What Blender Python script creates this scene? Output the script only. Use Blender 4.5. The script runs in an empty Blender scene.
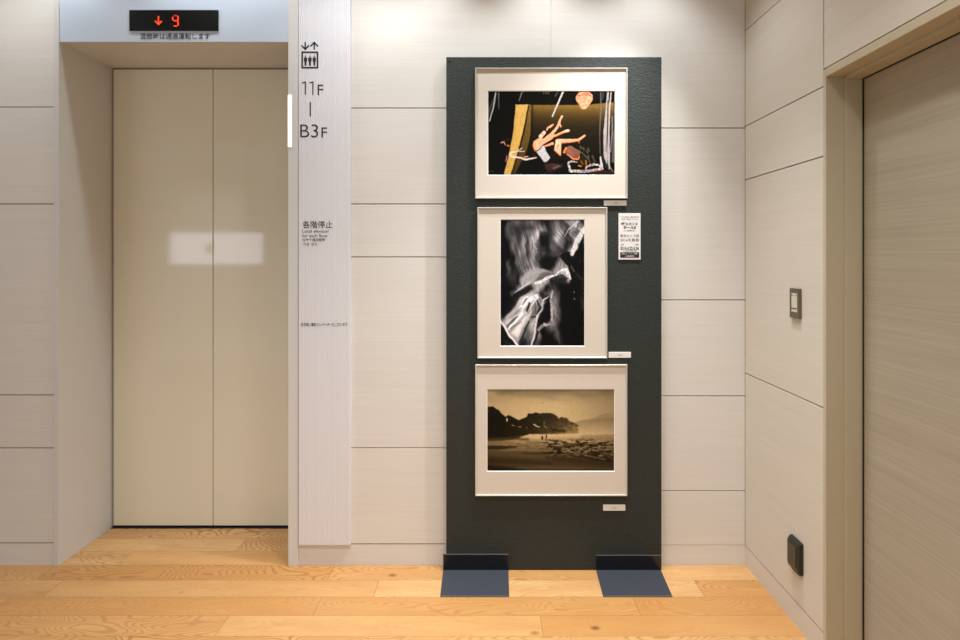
import bpy, bmesh, math
import numpy as np
from mathutils import Vector

scene = bpy.context.scene
col = scene.collection
D, F, H, CX, CY = 2.4, 504.0, 1.462, 488.0, 258.0   # camera distance, focal length (px), height, vanishing point


def S(y): return F / (D + y)
def X(px, y=0.0): return (px - CX) / S(y)
def Z(py, y=0.0): return H - (py - CY) / S(y)


# ------------------------------------------------------------------ materials
def lin(c):
    return tuple((v / 12.92 if v <= .04045 else ((v + .055) / 1.055) ** 2.4) for v in [x / 255. for x in c])


def new_mat(name):
    m = bpy.data.materials.new(name); m.use_nodes = True
    nt = m.node_tree
    return m, nt, nt.nodes['Principled BSDF']


class G:
    """small node helper"""
    def __init__(s, nt): s.nt = nt
    def n(s, t, **k):
        o = s.nt.nodes.new(t)
        for a, b in k.items(): setattr(o, a, b)
        return o
    def l(s, a, b): s.nt.links.new(a, b)
    def math(s, op, a, b=None, c=None):
        o = s.n('ShaderNodeMath', operation=op)
        for i, v in enumerate((a, b, c)):
            if v is None: continue
            if isinstance(v, (int, float)): o.inputs[i].default_value = v
            else: s.l(v, o.inputs[i])
        return o.outputs[0]
    def comb(s, x, y, z):
        o = s.n('ShaderNodeCombineXYZ')
        for i, v in enumerate((x, y, z)):
            if isinstance(v, (int, float)): o.inputs[i].default_value = v
            else: s.l(v, o.inputs[i])
        return o.outputs[0]
    def noise(s, vec, scale=1, detail=2, rough=.5, dist=0):
        o = s.n('ShaderNodeTexNoise'); s.l(vec, o.inputs['Vector'])
        o.inputs['Scale'].default_value = scale; o.inputs['Detail'].default_value = detail
        o.inputs['Roughness'].default_value = rough; o.inputs['Distortion'].default_value = dist
        return o.outputs['Fac']
    def white(s, vec):
        o = s.n('ShaderNodeTexWhiteNoise', noise_dimensions='3D'); s.l(vec, o.inputs['Vector'])
        return o.outputs['Value']
    def mapr(s, v, a, b, c, d):
        o = s.n('ShaderNodeMapRange'); s.l(v, o.inputs[0])
        for i, q in enumerate((a, b, c, d)): o.inputs[i + 1].default_value = q
        return o.outputs[0]
    def mix(s, f, a, b, mode='MIX'):
        o = s.n('ShaderNodeMix', data_type='RGBA', blend_type=mode)
        if isinstance(f, (int, float)): o.inputs[0].default_value = f
        else: s.l(f, o.inputs[0])
        for i, v in ((6, a), (7, b)):
            if isinstance(v, tuple): o.inputs[i].default_value = (*v[:3], 1)
            else: s.l(v, o.inputs[i])
        return o.outputs[2]
    def bump(s, h, strength, dist, bsdf):
        o = s.n('ShaderNodeBump'); s.l(h, o.inputs['Height'])
        o.inputs['Strength'].default_value = strength; o.inputs['Distance'].default_value = dist
        s.l(o.outputs[0], bsdf.inputs['Normal'])


def plain(name, c, rough=.5, metal=0., spec=.5, var=.03, scale=30, bump=0., bscale=200):
    m, nt, b = new_mat(name); g = G(nt)
    co = g.n('ShaderNodeTexCoord').outputs['Object']
    n = g.noise(co, scale, 3)
    L = lin(c)
    a = tuple(v * (1 - var) for v in L); d = tuple(min(1, v * (1 + var)) for v in L)
    g.l(g.mix(n, a, d), b.inputs['Base Color'])
    b.inputs['Roughness'].default_value = rough; b.inputs['Metallic'].default_value = metal
    b.inputs['Specular IOR Level'].default_value = spec
    if bump: g.bump(g.noise(co, bscale, 3), bump, .002, b)
    return m


def glow(name, c, strength):
    m, nt, b = new_mat(name)
    b.inputs['Base Color'].default_value = (*lin(c), 1)
    b.inputs['Emission Color'].default_value = (*lin(c), 1)
    b.inputs['Emission Strength'].default_value = strength
    return m


def laminate(name, c, along='X', amt=.07, rough=.55):
    """pale wood-grain laminate, grain running along one axis"""
    m, nt, b = new_mat(name); g = G(nt)
    sp = g.n('ShaderNodeSeparateXYZ'); g.l(g.n('ShaderNodeTexCoord').outputs['Object'], sp.inputs[0])
    x, y, z = sp.outputs
    u = x if along == 'X' else y
    v1 = g.comb(g.math('MULTIPLY', u, 2.2), g.math('MULTIPLY', z, 120.), 0.)
    v2 = g.comb(g.math('MULTIPLY', u, .8), g.math('MULTIPLY', z, 22.), 3.)
    v3 = g.comb(g.math('MULTIPLY', u, 6.), g.math('MULTIPLY', z, 420.), 7.)
    n = g.math('ADD', g.math('MULTIPLY', g.noise(v1, 1, 3), .5), g.math('ADD', g.math('MULTIPLY', g.noise(v2, 1, 2), .3), g.math('MULTIPLY', g.noise(v3, 1, 1), .2)))
    f = g.mapr(n, .3, .7, 0, 1)
    L = lin(c)
    a = (L[0] * (1 - amt * 1.2), L[1] * (1 - amt * 1.4), L[2] * (1 - amt * 1.8)); d = tuple(min(1, q * (1 + amt)) for q in L)
    g.l(g.mix(f, a, d), b.inputs['Base Color'])
    b.inputs['Roughness'].default_value = rough; b.inputs['Specular IOR Level'].default_value = .3
    g.bump(n, .12, .001, b)
    return m


def oak_floor():
    m, nt, b = new_mat('oak_planks'); g = G(nt)
    sp = g.n('ShaderNodeSeparateXYZ'); g.l(g.n('ShaderNodeTexCoord').outputs['Object'], sp.inputs[0])
    x, y, z = sp.outputs
    W = .113
    ry = g.math('DIVIDE', y, W)
    row = g.math('FLOOR', ry); fy = g.math('FRACT', ry)
    r1 = g.white(g.comb(row, 3.7, 1.1))
    ln = g.math('ADD', g.math('MULTIPLY', g.white(g.comb(row, 9.2, 4.)), .5), .95)
    rx = g.math('ADD', g.math('DIVIDE', x, ln), g.math('MULTIPLY', r1, 7.))
    idx = g.math('FLOOR', rx); fx = g.math('FRACT', rx)
    pid = g.white(g.comb(row, idx, 5.)); pid2 = g.white(g.comb(idx, row, 8.))
    off = g.math('MULTIPLY', pid, 60.)
    # growth rings: contour lines of a stretched noise field -> cathedral grain
    xv = g.math('ADD', x, off)
    field = g.noise(g.comb(g.math('MULTIPLY', xv, 1.8), g.math('MULTIPLY', g.math('ADD', y, off), 7.), off), 1, 2, .3, .2)
    ring = g.math('SINE', g.math('MULTIPLY', field, 260.))
    ring = g.mapr(ring, .1, 1., 0, 1)
    fine = g.noise(g.comb(g.math('MULTIPLY', xv, 9.), g.math('MULTIPLY', y, 330.), off), 1, 3, .6)
    broad = g.noise(g.comb(g.math('MULTIPLY', xv, 2.2), g.math('MULTIPLY', y, 13.), off), 1, 3)
    base = g.mix(g.mapr(pid2, 0, 1, 0, 1), lin((212, 170, 116)), lin((190, 139, 80)))
    base = g.mix(g.mapr(broad, .35, .75, 0, .55), base, lin((176, 124, 68)))
    base = g.mix(g.math('MULTIPLY', ring, g.mapr(pid, .15, .9, .12, .85)), base, lin((150, 96, 44)))
    base = g.mix(g.mapr(fine, .45, .75, 0, .5), base, lin((172, 118, 60)))
    # knots
    vo = g.n('ShaderNodeTexVoronoi', feature='F1'); vo.inputs['Scale'].default_value = 2.6
    g.l(g.comb(x, g.math('MULTIPLY', y, 1.6), 4.3), vo.inputs['Vector'])
    kn = g.mapr(vo.outputs['Distance'], .012, .07, 1, 0)
    kn = g.math('MULTIPLY', kn, g.math('GREATER_THAN', g.noise(g.comb(x, y, 2.), 1.7, 0), .5))
    base = g.mix(g.math('MULTIPLY', kn, .8), base, lin((95, 52, 22)))
    # plank seams
    ey = g.math('MINIMUM', fy, g.math('SUBTRACT', 1, fy))
    ex = g.math('MULTIPLY', g.math('MINIMUM', fx, g.math('SUBTRACT', 1, fx)), 9.)
    seam = g.mapr(g.math('MINIMUM', ey, ex), .004, .016, 1, 0)
    base = g.mix(g.math('MULTIPLY', seam, .5), base, lin((110, 70, 36)))
    g.l(base, b.inputs['Base Color'])
    g.l(g.mapr(broad, .3, .7, .28, .42), b.inputs['Roughness'])
    b.inputs['Specular IOR Level'].default_value = .6
    g.bump(g.math('SUBTRACT', g.math('MULTIPLY', fine, .3), seam), .25, .001, b)
    return m


def ribbed():
    m, nt, b = new_mat('ribbed_sign_board'); g = G(nt)
    sp = g.n('ShaderNodeSeparateXYZ'); g.l(g.n('ShaderNodeTexCoord').outputs['Object'], sp.inputs[0])
    n = g.noise(g.comb(g.math('MULTIPLY', sp.outputs[0], 150.), 0., 0.), 1, 2)
    g.l(g.mix(g.mapr(n, .3, .7, 0, 1), lin((219, 218, 221)), lin((232, 231, 233))), b.inputs['Base Color'])
    b.inputs['Roughness'].default_value = .45
    return m


def vcol(name, rough=.35):
    m, nt, b = new_mat(name); g = G(nt)
    a = g.n('ShaderNodeVertexColor'); a.layer_name = 'Col'
    g.l(a.outputs['Color'], b.inputs['Base Color'])
    b.inputs['Roughness'].default_value = rough; b.inputs['Specular IOR Level'].default_value = .1
    return m


M = dict(
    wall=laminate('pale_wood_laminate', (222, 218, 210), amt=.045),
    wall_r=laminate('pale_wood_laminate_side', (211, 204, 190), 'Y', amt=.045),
    door=laminate('door_wood_grain', (170, 161, 142), 'Y', .11, .5),
    casing=plain('casing_paint', (190, 178, 150), .5),
    gap=plain('joint_shadow_gap', (92, 76, 60), .9),
    dark=plain('dark_gap', (38, 36, 34), .8),
    floor=oak_floor(),
    ceil=plain('ceiling_paint', (225, 222, 216), .9),
    steel=plain('painted_elevator_surround', (214, 212, 207), .28, var=.01),
    header=plain('header_panel_cool_tint', (196, 206, 218), .35, var=.01),  # surround paint made bluer: cool lamp light put into its colour
    lift=plain('elevator_door_paint', (230, 223, 200), .06, var=.012, scale=3),
    sill=plain('dark_sill', (52, 58, 66), .4, .5),
    ribbed=ribbed(),
    ink=plain('black_ink', (30, 29, 31), .7),
    ink_grey=plain('grey_ink', (92, 86, 84), .7),
    screen=plain('black_screen', (9, 9, 8), .5, spec=.15),
    led=glow('orange_led', (255, 66, 24), .9),
    led_dim=glow('dim_orange_led', (190, 40, 18), .6),
    lamp=glow('white_lamp', (255, 246, 232), 1.6),
    signlit=glow('lit_sign_face', (232, 240, 255), 5.),
    signink=glow('sign_grey', (150, 152, 156), 1.5),
    board=plain('dark_green_grey_paint', (43, 48, 44), .6, spec=.35, var=.2, scale=120, bump=1., bscale=130),
    foot_black=plain('satin_black_steel', (22, 23, 26), .22),
    foot=plain('blue_black_felt', (47, 50, 59), .7, var=.15, scale=300),
    foot_edge=plain('pale_steel_edge', (118, 116, 112), .4, .4),  # paler than the feet, for thin strips along their edges
    frame=plain('silver_frame', (206, 200, 190), .3, .25, var=.01),
    mat=plain('cream_mat_board', (215, 205, 190), .85, var=.01),
    bevel=plain('white_mat_bevel', (246, 242, 238), .8, var=.01),
    card=plain('white_card', (228, 224, 218), .6, var=.01),
    white=plain('white_holder', (232, 228, 222), .5, var=.01),
    pin=plain('pin_metal', (20, 20, 20), .3, .6),
    plate=plain('brown_grey_plate', (104, 96, 80), .4, .3),
    insert=plain('frosted_insert', (206, 200, 178), .25, var=.2, scale=150),
    outlet=plain('dark_bronze_cover', (48, 46, 38), .3, .2),
    outlet_lid=plain('dark_bronze_lid', (66, 62, 44), .3, .2),
    print=vcol('photo_print'),
)


# ------------------------------------------------------------------ object helpers
class MB:
    def __init__(s): s.bm = bmesh.new()
    def box(s, x0, x1, y0, y1, z0, z1):
        v = [s.bm.verts.new(p) for p in ((x0, y0, z0), (x1, y0, z0), (x1, y1, z0), (x0, y1, z0), (x0, y0, z1), (x1, y0, z1), (x1, y1, z1), (x0, y1, z1))]
        for f in ((3, 2, 1, 0), (4, 5, 6, 7), (0, 1, 5, 4), (1, 2, 6, 5), (2, 3, 7, 6), (3, 0, 4, 7)):
            s.bm.faces.new([v[i] for i in f])
        return s
    def prism(s, pts, axis, a, b):
        """extrude a polygon given in the two other axes between a and b"""
        def P(p, t):
            return {'x': (t, p[0], p[1]), 'y': (p[0], t, p[1]), 'z': (p[0], p[1], t)}[axis]
        A = [s.bm.verts.new(P(p, a)) for p in pts]; B = [s.bm.verts.new(P(p, b)) for p in pts]
        s.bm.faces.new(A); s.bm.faces.new(B[::-1])
        for i in range(len(pts)):
            j = (i + 1) % len(pts); s.bm.faces.new((A[j], A[i], B[i], B[j]))
        return s
    def ring(s, prof, x0, x1, z0, z1):
        """mitred rectangular moulding; prof = list of (inset, y), closed loop"""
        loops = []
        for d, y in prof:
            loops.append([s.bm.verts.new(p) for p in ((x0 + d, y, z0 + d), (x1 - d, y, z0 + d), (x1 - d, y, z1 - d), (x0 + d, y, z1 - d))])
        n = len(loops)
        for i in range(n):
            A, B = loops[i], loops[(i + 1) % n]
            for k in range(4):
                j = (k + 1) % 4; s.bm.faces.new((A[k], A[j], B[j], B[k]))
        return s
    def poly(s, pts):
        s.bm.faces.new([s.bm.verts.new(p) for p in pts]); return s
    def tube(s, c, r, axis, a, b, n=24):
        return s.prism([(c[0] + r * math.cos(2 * math.pi * i / n), c[1] + r * math.sin(2 * math.pi * i / n)) for i in range(n)], axis, a, b)
    def mesh(s, name):
        bmesh.ops.recalc_face_normals(s.bm, faces=s.bm.faces)
        me = bpy.data.meshes.new(name); s.bm.to_mesh(me); s.bm.free(); return me


def world_loc(o):
    v = Vector((0, 0, 0))
    while o: v += o.location; o = o.parent
    return v


def link(name, me, m, parent=None, bevel=0., origin=None):
    o = bpy.data.objects.new(name, me); col.objects.link(o)
    if m is not None and not me.materials: me.materials.append(m)
    off = world_loc(parent) if parent else (Vector(origin) if origin else Vector((0, 0, 0)))
    if off.length: me.transform(__import__('mathutils').Matrix.Translation(-off))
    if parent: o.parent = parent
    elif origin: o.location = origin
    if bevel:
        b = o.modifiers.new('bevel', 'BEVEL'); b.width = bevel; b.segments = 2; b.limit_method = 'ANGLE'
    return o


def obj(name, mb, m, parent=None, bevel=0., origin=None):
    return link(name, mb.mesh(name), m, parent, bevel, origin)


def thing(name, label, cat, loc, group=None):
    o = bpy.data.objects.new(name, None); col.objects.link(o)
    o.location = loc; o.empty_display_size = .05
    return tag(o, label, cat, group)


def tag(o, label, cat, group=None):
    o['label'] = label; o['category'] = cat
    if group: o['group'] = group
    return o


def struct(o, label=None):
    o['kind'] = 'structure'
    if label: o['label'] = label
    return o


def text_mesh(body, x0, x1, z0, z1, y, bold=0., keep=False):
    """lettering as flat mesh filling the rectangle, facing -y"""
    c = bpy.data.curves.new('lettering', 'FONT'); c.body = body; c.size = 1; c.resolution_u = 3; c.offset = bold
    t = bpy.data.objects.new('lettering', c); col.objects.link(t)
    dg = bpy.context.evaluated_depsgraph_get(); dg.update()
    me = bpy.data.meshes.new_from_object(t.evaluated_get(dg))
    bpy.data.objects.remove(t); bpy.data.curves.remove(c)
    n = len(me.vertices); a = np.empty(n * 3, np.float32); me.vertices.foreach_get('co', a); a = a.reshape(-1, 3)
    mn, mx = a.min(0), a.max(0); sx = (x1 - x0) / (mx[0] - mn[0]); sz = (z1 - z0) / max(1e-6, (mx[1] - mn[1]))
    if keep: sx = sz
    b = np.empty_like(a); b[:, 0] = x0 + (a[:, 0] - mn[0]) * sx; b[:, 1] = y; b[:, 2] = z0 + (a[:, 1] - mn[1]) * sz
    me.vertices.foreach_set('co', b.ravel()); me.update()
    me.materials.clear()
    return me


def letter(body, px0, px1, py0, py1, y, m, parent, name='lettering', bold=0., label=None):
    o = link(name, text_mesh(body, X(px0, y), X(px1, y), Z(py1, y), Z(py0, y), y, bold), m, parent)
    if label: o['label'] = label
    return o


# ------------------------------------------------------------------ the room shell
CEIL = 3.1
XR = 1.224           # right wall
XE0, XE1 = -2.038, -.9486   # elevator opening
ZH = 2.49            # header underside
YD = .329            # elevator doors
XL, YB = -4.6, -4.0

fl = MB().box(XL, XR + .02, YB, 0.0, -.05, 0).box(XE0 - .02, XE1 + .02, 0.0, .36, -.05, 0).box(XR + .02, 1.42, -1.56, -.52, -.05, 0)
struct(obj('floor', fl, M['floor']), 'honey oak plank floor')
struct(obj('ceiling', MB().box(XL, 1.5, YB, .4, CEIL, CEIL + .05), M['ceil']), 'plain pale ceiling')


def panels_back(mb, x0, x1, zs, g=.0045):
    for a, b in zip(zs[:-1], zs[1:]):
        mb.box(x0 + g / 2, x1 - g / 2, 0.0, .012, a + g / 2, b - g / 2)


zl = [Z(543), Z(448), Z(395), Z(204), Z(107), CEIL]
zm = [Z(544), Z(448), Z(257), Z(204), Z(108), CEIL]
zr = [Z(545), Z(491), Z(396), Z(300), Z(128), CEIL]
XS0 = X(55)
wb = MB()
panels_back(wb, XL, XS0 - .9, zl); panels_back(wb, XS0 - .9, XS0, zl)
panels_back(wb, X(298), X(350), [Z(544), CEIL]); panels_back(wb, X(350), X(551) + .0020, zm); panels_back(wb, X(551) - .0020, XR + .002, zr)
struct(obj('wall_back', wb, M['wall'], bevel=.0008), 'pale wood-grain panelled wall behind the display board')
core = MB().box(XL, XE0 - .02, .010, .4, 0, CEIL).box(XE1 + .035, 1.5, .010, .4, 0, CEIL).box(XE0 - .02, XE1 + .035, YD + .03, .4, 0, CEIL)
struct(obj('wall_back', core, M['gap']), 'dark shadow gaps between the wall panels')
struct(obj('baseboard_back', MB().box(XL, XS0, 0.001, .012, 0, zl[0] - .002), M['wall']), 'baseboard beside the elevator surround')
struct(obj('baseboard_back', MB().box(X(298), XR + .002, 0.001, .012, 0, zm[0] - .002), M['wall']), 'baseboard behind the display board')

# right wall
DY0, DY1 = -.575, -1.50
zR = [.094, Z(373), Z(180), Z(126.5), Z(31), CEIL]
wr = MB(); g = .0045
for a, b in zip(zR[:-1], zR[1:]):
    wr.box(XR, XR + .012, DY0 + .013 + g / 2, -.0015, a + g / 2, b - g / 2)
    wr.box(XR, XR + .012, YB, DY1 - .013 - g / 2, a + g / 2, b - g / 2)
wr.box(XR, XR + .012, DY1 - .013, DY0 + .013 - g / 2, 2.15 + g / 2, CEIL)
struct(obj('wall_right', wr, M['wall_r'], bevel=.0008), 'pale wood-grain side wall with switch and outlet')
cr = MB().box(XR + .010, 1.5, DY0 + .004, .01, 0, CEIL).box(XR + .010, 1.5, YB, DY1 - .004, 0, CEIL).box(XR + .010, 1.5, DY1 - .004, DY0 + .004, 2.14, CEIL)
cr.box(1.40, 1.5, DY1, DY0, 0, 2.14)
struct(obj('wall_right', cr, M['gap']), 'dark shadow gaps between the side wall panels')
bb = MB().box(XR + .001, XR + .012, DY0 + .013, -.0005, 0, .092).box(XR + .001, XR + .012, YB, DY1 - .013, 0, .092)
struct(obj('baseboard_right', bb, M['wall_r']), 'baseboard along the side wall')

# door casing: outer lip, reveal and stop
XD = 1.347
cs = MB()
for (a, b, face) in ((DY0 + .012, DY0 - .005, 1),):
    pass
cs.box(XR - .003, XD + .01, DY0 - .004, DY0 + .011, 0, 2.125 + .02)            # far jamb
cs.box(1.285, XD - .004, DY0 - .016, DY0 - .004, 0, 2.112)                     # far stop
cs.box(XR - .003, XD + .01, DY1 - .011, DY1 + .004, 0, 2.145)                  # near jamb
cs.box(1.285, XD - .004, DY1 + .004, DY1 + .016, 0, 2.112)
cs.box(XR - .003, XD + .01, DY1 + .004, DY0 - .004, 2.117, 2.147)              # head
cs.box(1.285, XD - .004, DY1 + .016, DY0 - .016, 2.105, 2.117)
struct(obj('trim_2', cs, M['casing'], bevel=.0015), 'beige door frame with stepped reveal')
struct(obj('trim_3', MB().box(XD + .008, XD + .03, DY1 + .002, DY0 - .002, 0, 2.125), M['dark']), 'dark rebate around the door')
struct(obj('door_3', MB().box(XD, XD + .04, DY1 + .014, DY0 - .0195, .006, 2.1035), M['door'], bevel=.002), 'wood-grain door in the side wall')

# side wall of the lobby; the rear stays open towards the bright hall
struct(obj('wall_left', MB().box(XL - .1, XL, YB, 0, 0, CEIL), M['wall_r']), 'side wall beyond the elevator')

# ------------------------------------------------------------------ elevator surround and doors
yf = -.008
tr = MB()
tr.box(XS0, XE0, yf, YD + .03, 0, CEIL)                       # left cheek
tr.box(XE1, X(298, yf), yf, YD + .03, 0, CEIL)                # right cheek
tr.box(XE0, XE1, .0, YD + .03, ZH, CEIL)                   # header and soffit
struct(obj('trim_6', MB().box(XE0 + .0006, XE1 - .0006, -.003, .0, ZH, CEIL), M['header']), 'header panel above the elevator doors, cool lamp light tinted into its colour')
sur = struct(obj('trim_1', tr, M['steel'], bevel=.0012), 'pale painted steel elevator surround')
letter('混雑時は通過運転します', 140, 210, 33.0, 39.4, -.0042, M['ink'], sur, bold=.009, label='black Japanese notice under the floor display')
struct(obj('trim_4', MB().box(XE0, XE1, YD + .012, YD + .03, 0, ZH), M['dark']), 'dark gap around the elevator doors')
struct(obj('trim_5', MB().box(XE0, XE1, YD - .006, YD + .012, .0, .004), M['sill']), 'dark elevator door sill')
xs = X(213, YD)
struct(obj('door_1', MB().box(X(113.3, YD), xs - .0018, YD, YD + .011, .013, Z(69.3, YD)), M['lift'], bevel=.002), 'elevator door leaf nearer the wall cheek')
struct(obj('door_2', MB().box(xs + .0018, XE1 - .004, YD, YD + .011, .013, Z(69.3, YD)), M['lift'], bevel=.002), 'elevator door leaf next to the floor sign')

# floor position display
y = -.003
ind = thing('floor_display', 'black elevator floor display showing an orange arrow and 9', 'display', (X(174, y), y, Z(31, y)))
obj('housing', MB().box(X(129.8, y), X(218.6, y), y - .004, y, Z(31, y), Z(10.3, y)), M['screen'], ind, bevel=.001)
ya = y - .0055
def pp(a, b): return (X(a, ya), Z(b, ya))
ar = MB().prism([pp(158, 16), pp(158.9, 16), pp(158.9, 23.1), pp(161.5, 20.6), pp(162.2, 21.3), pp(158.45, 25.2), pp(154.7, 21.3), pp(155.4, 20.6), pp(158, 23.1)], 'y', ya - .001, ya + .0015)
obj('arrow', ar, M['led'], ind)
dg = MB()
def seg(a, b, c, d):
    dg.box(X(a, ya), X(b, ya), ya - .001, ya + .0015, Z(d, ya), Z(c, ya))
seg(177.5, 178.6, 16.4, 20.4); seg(177.5, 178.6, 21.3, 25.6); seg(172.2, 173.2, 17, 20.2); seg(173.8, 177, 20.2, 21.2); seg(173.8, 176.9, 25.5, 26.5)
dgo = obj('digit', dg, M['led'], ind)
d2 = MB(); dg = d2
for a in (174., 175.4, 176.8): seg(a, a + .9, 15.1, 16.2)
obj('digit', d2, M['led_dim'], ind)['label'] = 'dim top bar of the orange digit'

# arrival lantern on the jamb
yl = yf
la = thing('arrival_lamp', 'narrow lit white lamp strip on the elevator jamb', 'lamp', (X(291.5, yl), yl, Z(147, yl)))
obj('lamp_lens', MB().box(XE1 - .0008, X(291.8, yl), yl - .0015, .03, Z(147, yl), Z(95, yl)), M['lamp'], la, bevel=.001)
obj('lamp_body', MB().box(XE1 - .0004, X(292.3, yl), yl - .0008, .034, Z(148.4, yl), Z(93.6, yl)), M['steel'], la)

# ribbed sign board
yb_ = -.012
sg = thing('elevator_sign', 'tall ribbed white sign board with elevator icon and 11F to B3F', 'sign', (X(324), 0, Z(545)))
sx0, sx1 = X(298.6, yb_), X(350.6, yb_)
sb = MB(); n = 26; w = (sx1 - sx0) / n
pts = [(sx0, -.0005), (sx1, -.0005)]
top = []
for i in range(n):
    a = sx0 + i * w
    top += [(a + w * .06, yb_ + .0012), (a + w * .16, yb_), (a + w * .84, yb_), (a + w * .94, yb_ + .0012)]
pts += [(sx1, yb_ + .0012)] + top[::-1] + [(sx0, yb_ + .0012)]
sb.prism(pts, 'z', Z(545, yb_), CEIL)
obj('sign_board', sb, M['ribbed'], sg)
yi = yb_ - .0006
ic = MB()
def qq(a, b): return (X(a, yi), yi, Z(b, yi))
def fpoly(mb, *p): mb.poly([qq(*q) for q in p])
def frect(mb, a, b, c, d): fpoly(mb, (a, c), (b, c), (b, d), (a, d))
for cx_, up in ((305.2, 0), (314.2, 1)):
    t = lambda v: (91.6 - v) if up else v
    frect(ic, cx_ - .7, cx_ + .7, 42, 49.4)
    fpoly(ic, (cx_, t(50.2)), (cx_, t(48.2)), (cx_ + 3.2, t(44.8)), (cx_ + 4.2, t(45.8)))
    fpoly(ic, (cx_, t(50.2)), (cx_, t(48.2)), (cx_ - 3.2, t(44.8)), (cx_ - 4.2, t(45.8)))
a, b, c, d, t = 301.4, 318.3, 51.4, 68.4, 1.6
frect(ic, a, b, c, c + t); frect(ic, a, b, d - t, d); frect(ic, a, a + t, c + t, d - t); frect(ic, b - t, b, c + t, d - t)
for cx_ in (305.5, 309.9, 314.3):
    fpoly(ic, *[(cx_ + .75 * math.cos(k * math.pi / 5), 56.2 + .75 * math.sin(k * math.pi / 5)) for k in range(10)])
    fpoly(ic, (cx_ - 1.7, 57.4), (cx_ + 1.7, 57.4), (cx_ + 1.7, 61.4), (cx_ + 1.05, 61.6), (cx_ + .9, 65.6), (cx_ - .9, 65.6), (cx_ - 1.05, 61.6), (cx_ - 1.7, 61.4))
obj('pictogram', ic, M['ink'], sg)['label'] = 'black elevator icon with up and down arrows'
for k in (305.4, 312.9):
    one = MB(); frect(one, k - .55, k + .55, 81.4, 94.9); fpoly(one, (k - .5, 81.4), (k - .5, 82.6), (k - 3.4, 83.4), (k - 3.4, 82.4)); obj('lettering', one, M['ink'], sg)
letter('F', 317.6, 323.2, 84.6, 94.9, yi, M['ink'], sg)
bar = MB(); frect(bar, 309.6, 310.8, 102, 116.4); obj('lettering', bar, M['ink'], sg)
letter('B3', 300.2, 318.2, 124.3, 137.4, yi, M['ink'], sg, bold=-.008); letter('F', 321.4, 327, 127.4, 137.4, yi, M['ink'], sg)
letter('各階停止', 302.6, 332.4, 220.8, 228.2, yi, M['ink'], sg, bold=.005)
letter('Local elevator', 302.4, 329.2, 229.6, 232.6, yi, M['ink_grey'], sg, bold=.006)
letter('for each floor', 302.2, 328, 234., 237.2, yi, M['ink_grey'], sg, bold=.006)
letter('在每个楼层都停', 302.6, 325, 238.2, 241.4, yi, M['ink'], sg, bold=.004)
letter('각층 정지', 303, 317, 242.6, 246, yi, M['ink_grey'], sg)
letter('左手奥に優先エレベーターもございます', 300.8, 347.4, 322.6, 326.4, yi, M['ink'], sg, bold=.01)

# ------------------------------------------------------------------ display board with feet
YF = -.040
dp = thing('display_panel', 'tall dark green-grey display board on two black feet', 'display board', (X(553.5), -.02, 0))
bz = Z(57, YF)
obj('board', MB().box(X(446.2, YF), X(661.6, YF), YF, -.008, 0.003, bz), M['board'], dp, bevel=.0015)
obj('pin', MB().tube((X(449.6, YF), Z(61.6, YF)), .003, 'y', YF - .003, YF, 12), M['pin'], dp)
for (ux0, ux1, fx0, fx1, q) in ((443.2, 508.4, 440.2, 509.2, 554), (596.3, 660.8, 603.2, 672.4, 555)):
    yu = YF - .004
    x0, x1 = X(ux0, yu), X(ux1, yu)
    ft = obj('foot', MB().box(x0, x1, yu - .002, YF, .004, Z(q, yu)), M['foot_black'], dp, bevel=.0008)
    ft['label'] = 'black angled steel foot'
    y1 = F * H / (597.2 - CY) - D
    a0, a1 = X(fx0, y1), X(fx1, y1)
    obj('base_plate', MB().prism([(x0, YF), (a0, y1), (a1, y1), (x1, YF)], 'z', 0, .0045), M['foot'], ft)
    obj('plate_edge', MB().prism([(a0, y1 + .002), (a0, y1 - .001), (a1, y1 - .001), (a1, y1 + .002)], 'z', .0, .0052), M['foot_edge'], ft)
    obj('top_edge', MB().box(x0, x1, yu - .0024, yu + .001, Z(q, yu) - .002, Z(q, yu) + .0004), M['foot_edge'], ft)


# ------------------------------------------------------------------ painted prints (vertex colours computed here)
rng = np.random.RandomState(7)


def vnoise(h, w, sy, sx, seed):
    """smooth value noise, sy/sx = cell size in samples"""
    r = np.random.RandomState(seed)
    gy, gx = int(h / sy) + 3, int(w / sx) + 3
    gr = r.rand(gy, gx)
    yy = np.arange(h) / sy; xx = np.arange(w) / sx
    y0 = yy.astype(int); x0 = xx.astype(int); fy = yy - y0; fx = xx - x0
    fy = fy * fy * (3 - 2 * fy); fx = fx * fx * (3 - 2 * fx)
    a = gr[y0][:, x0]; b = gr[y0][:, x0 + 1]; c = gr[y0 + 1][:, x0]; d = gr[y0 + 1][:, x0 + 1]
    fx = fx[None]; fy = fy[:, None]
    return (a * (1 - fx) + b * fx) * (1 - fy) + (c * (1 - fx) + d * fx) * fy


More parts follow.
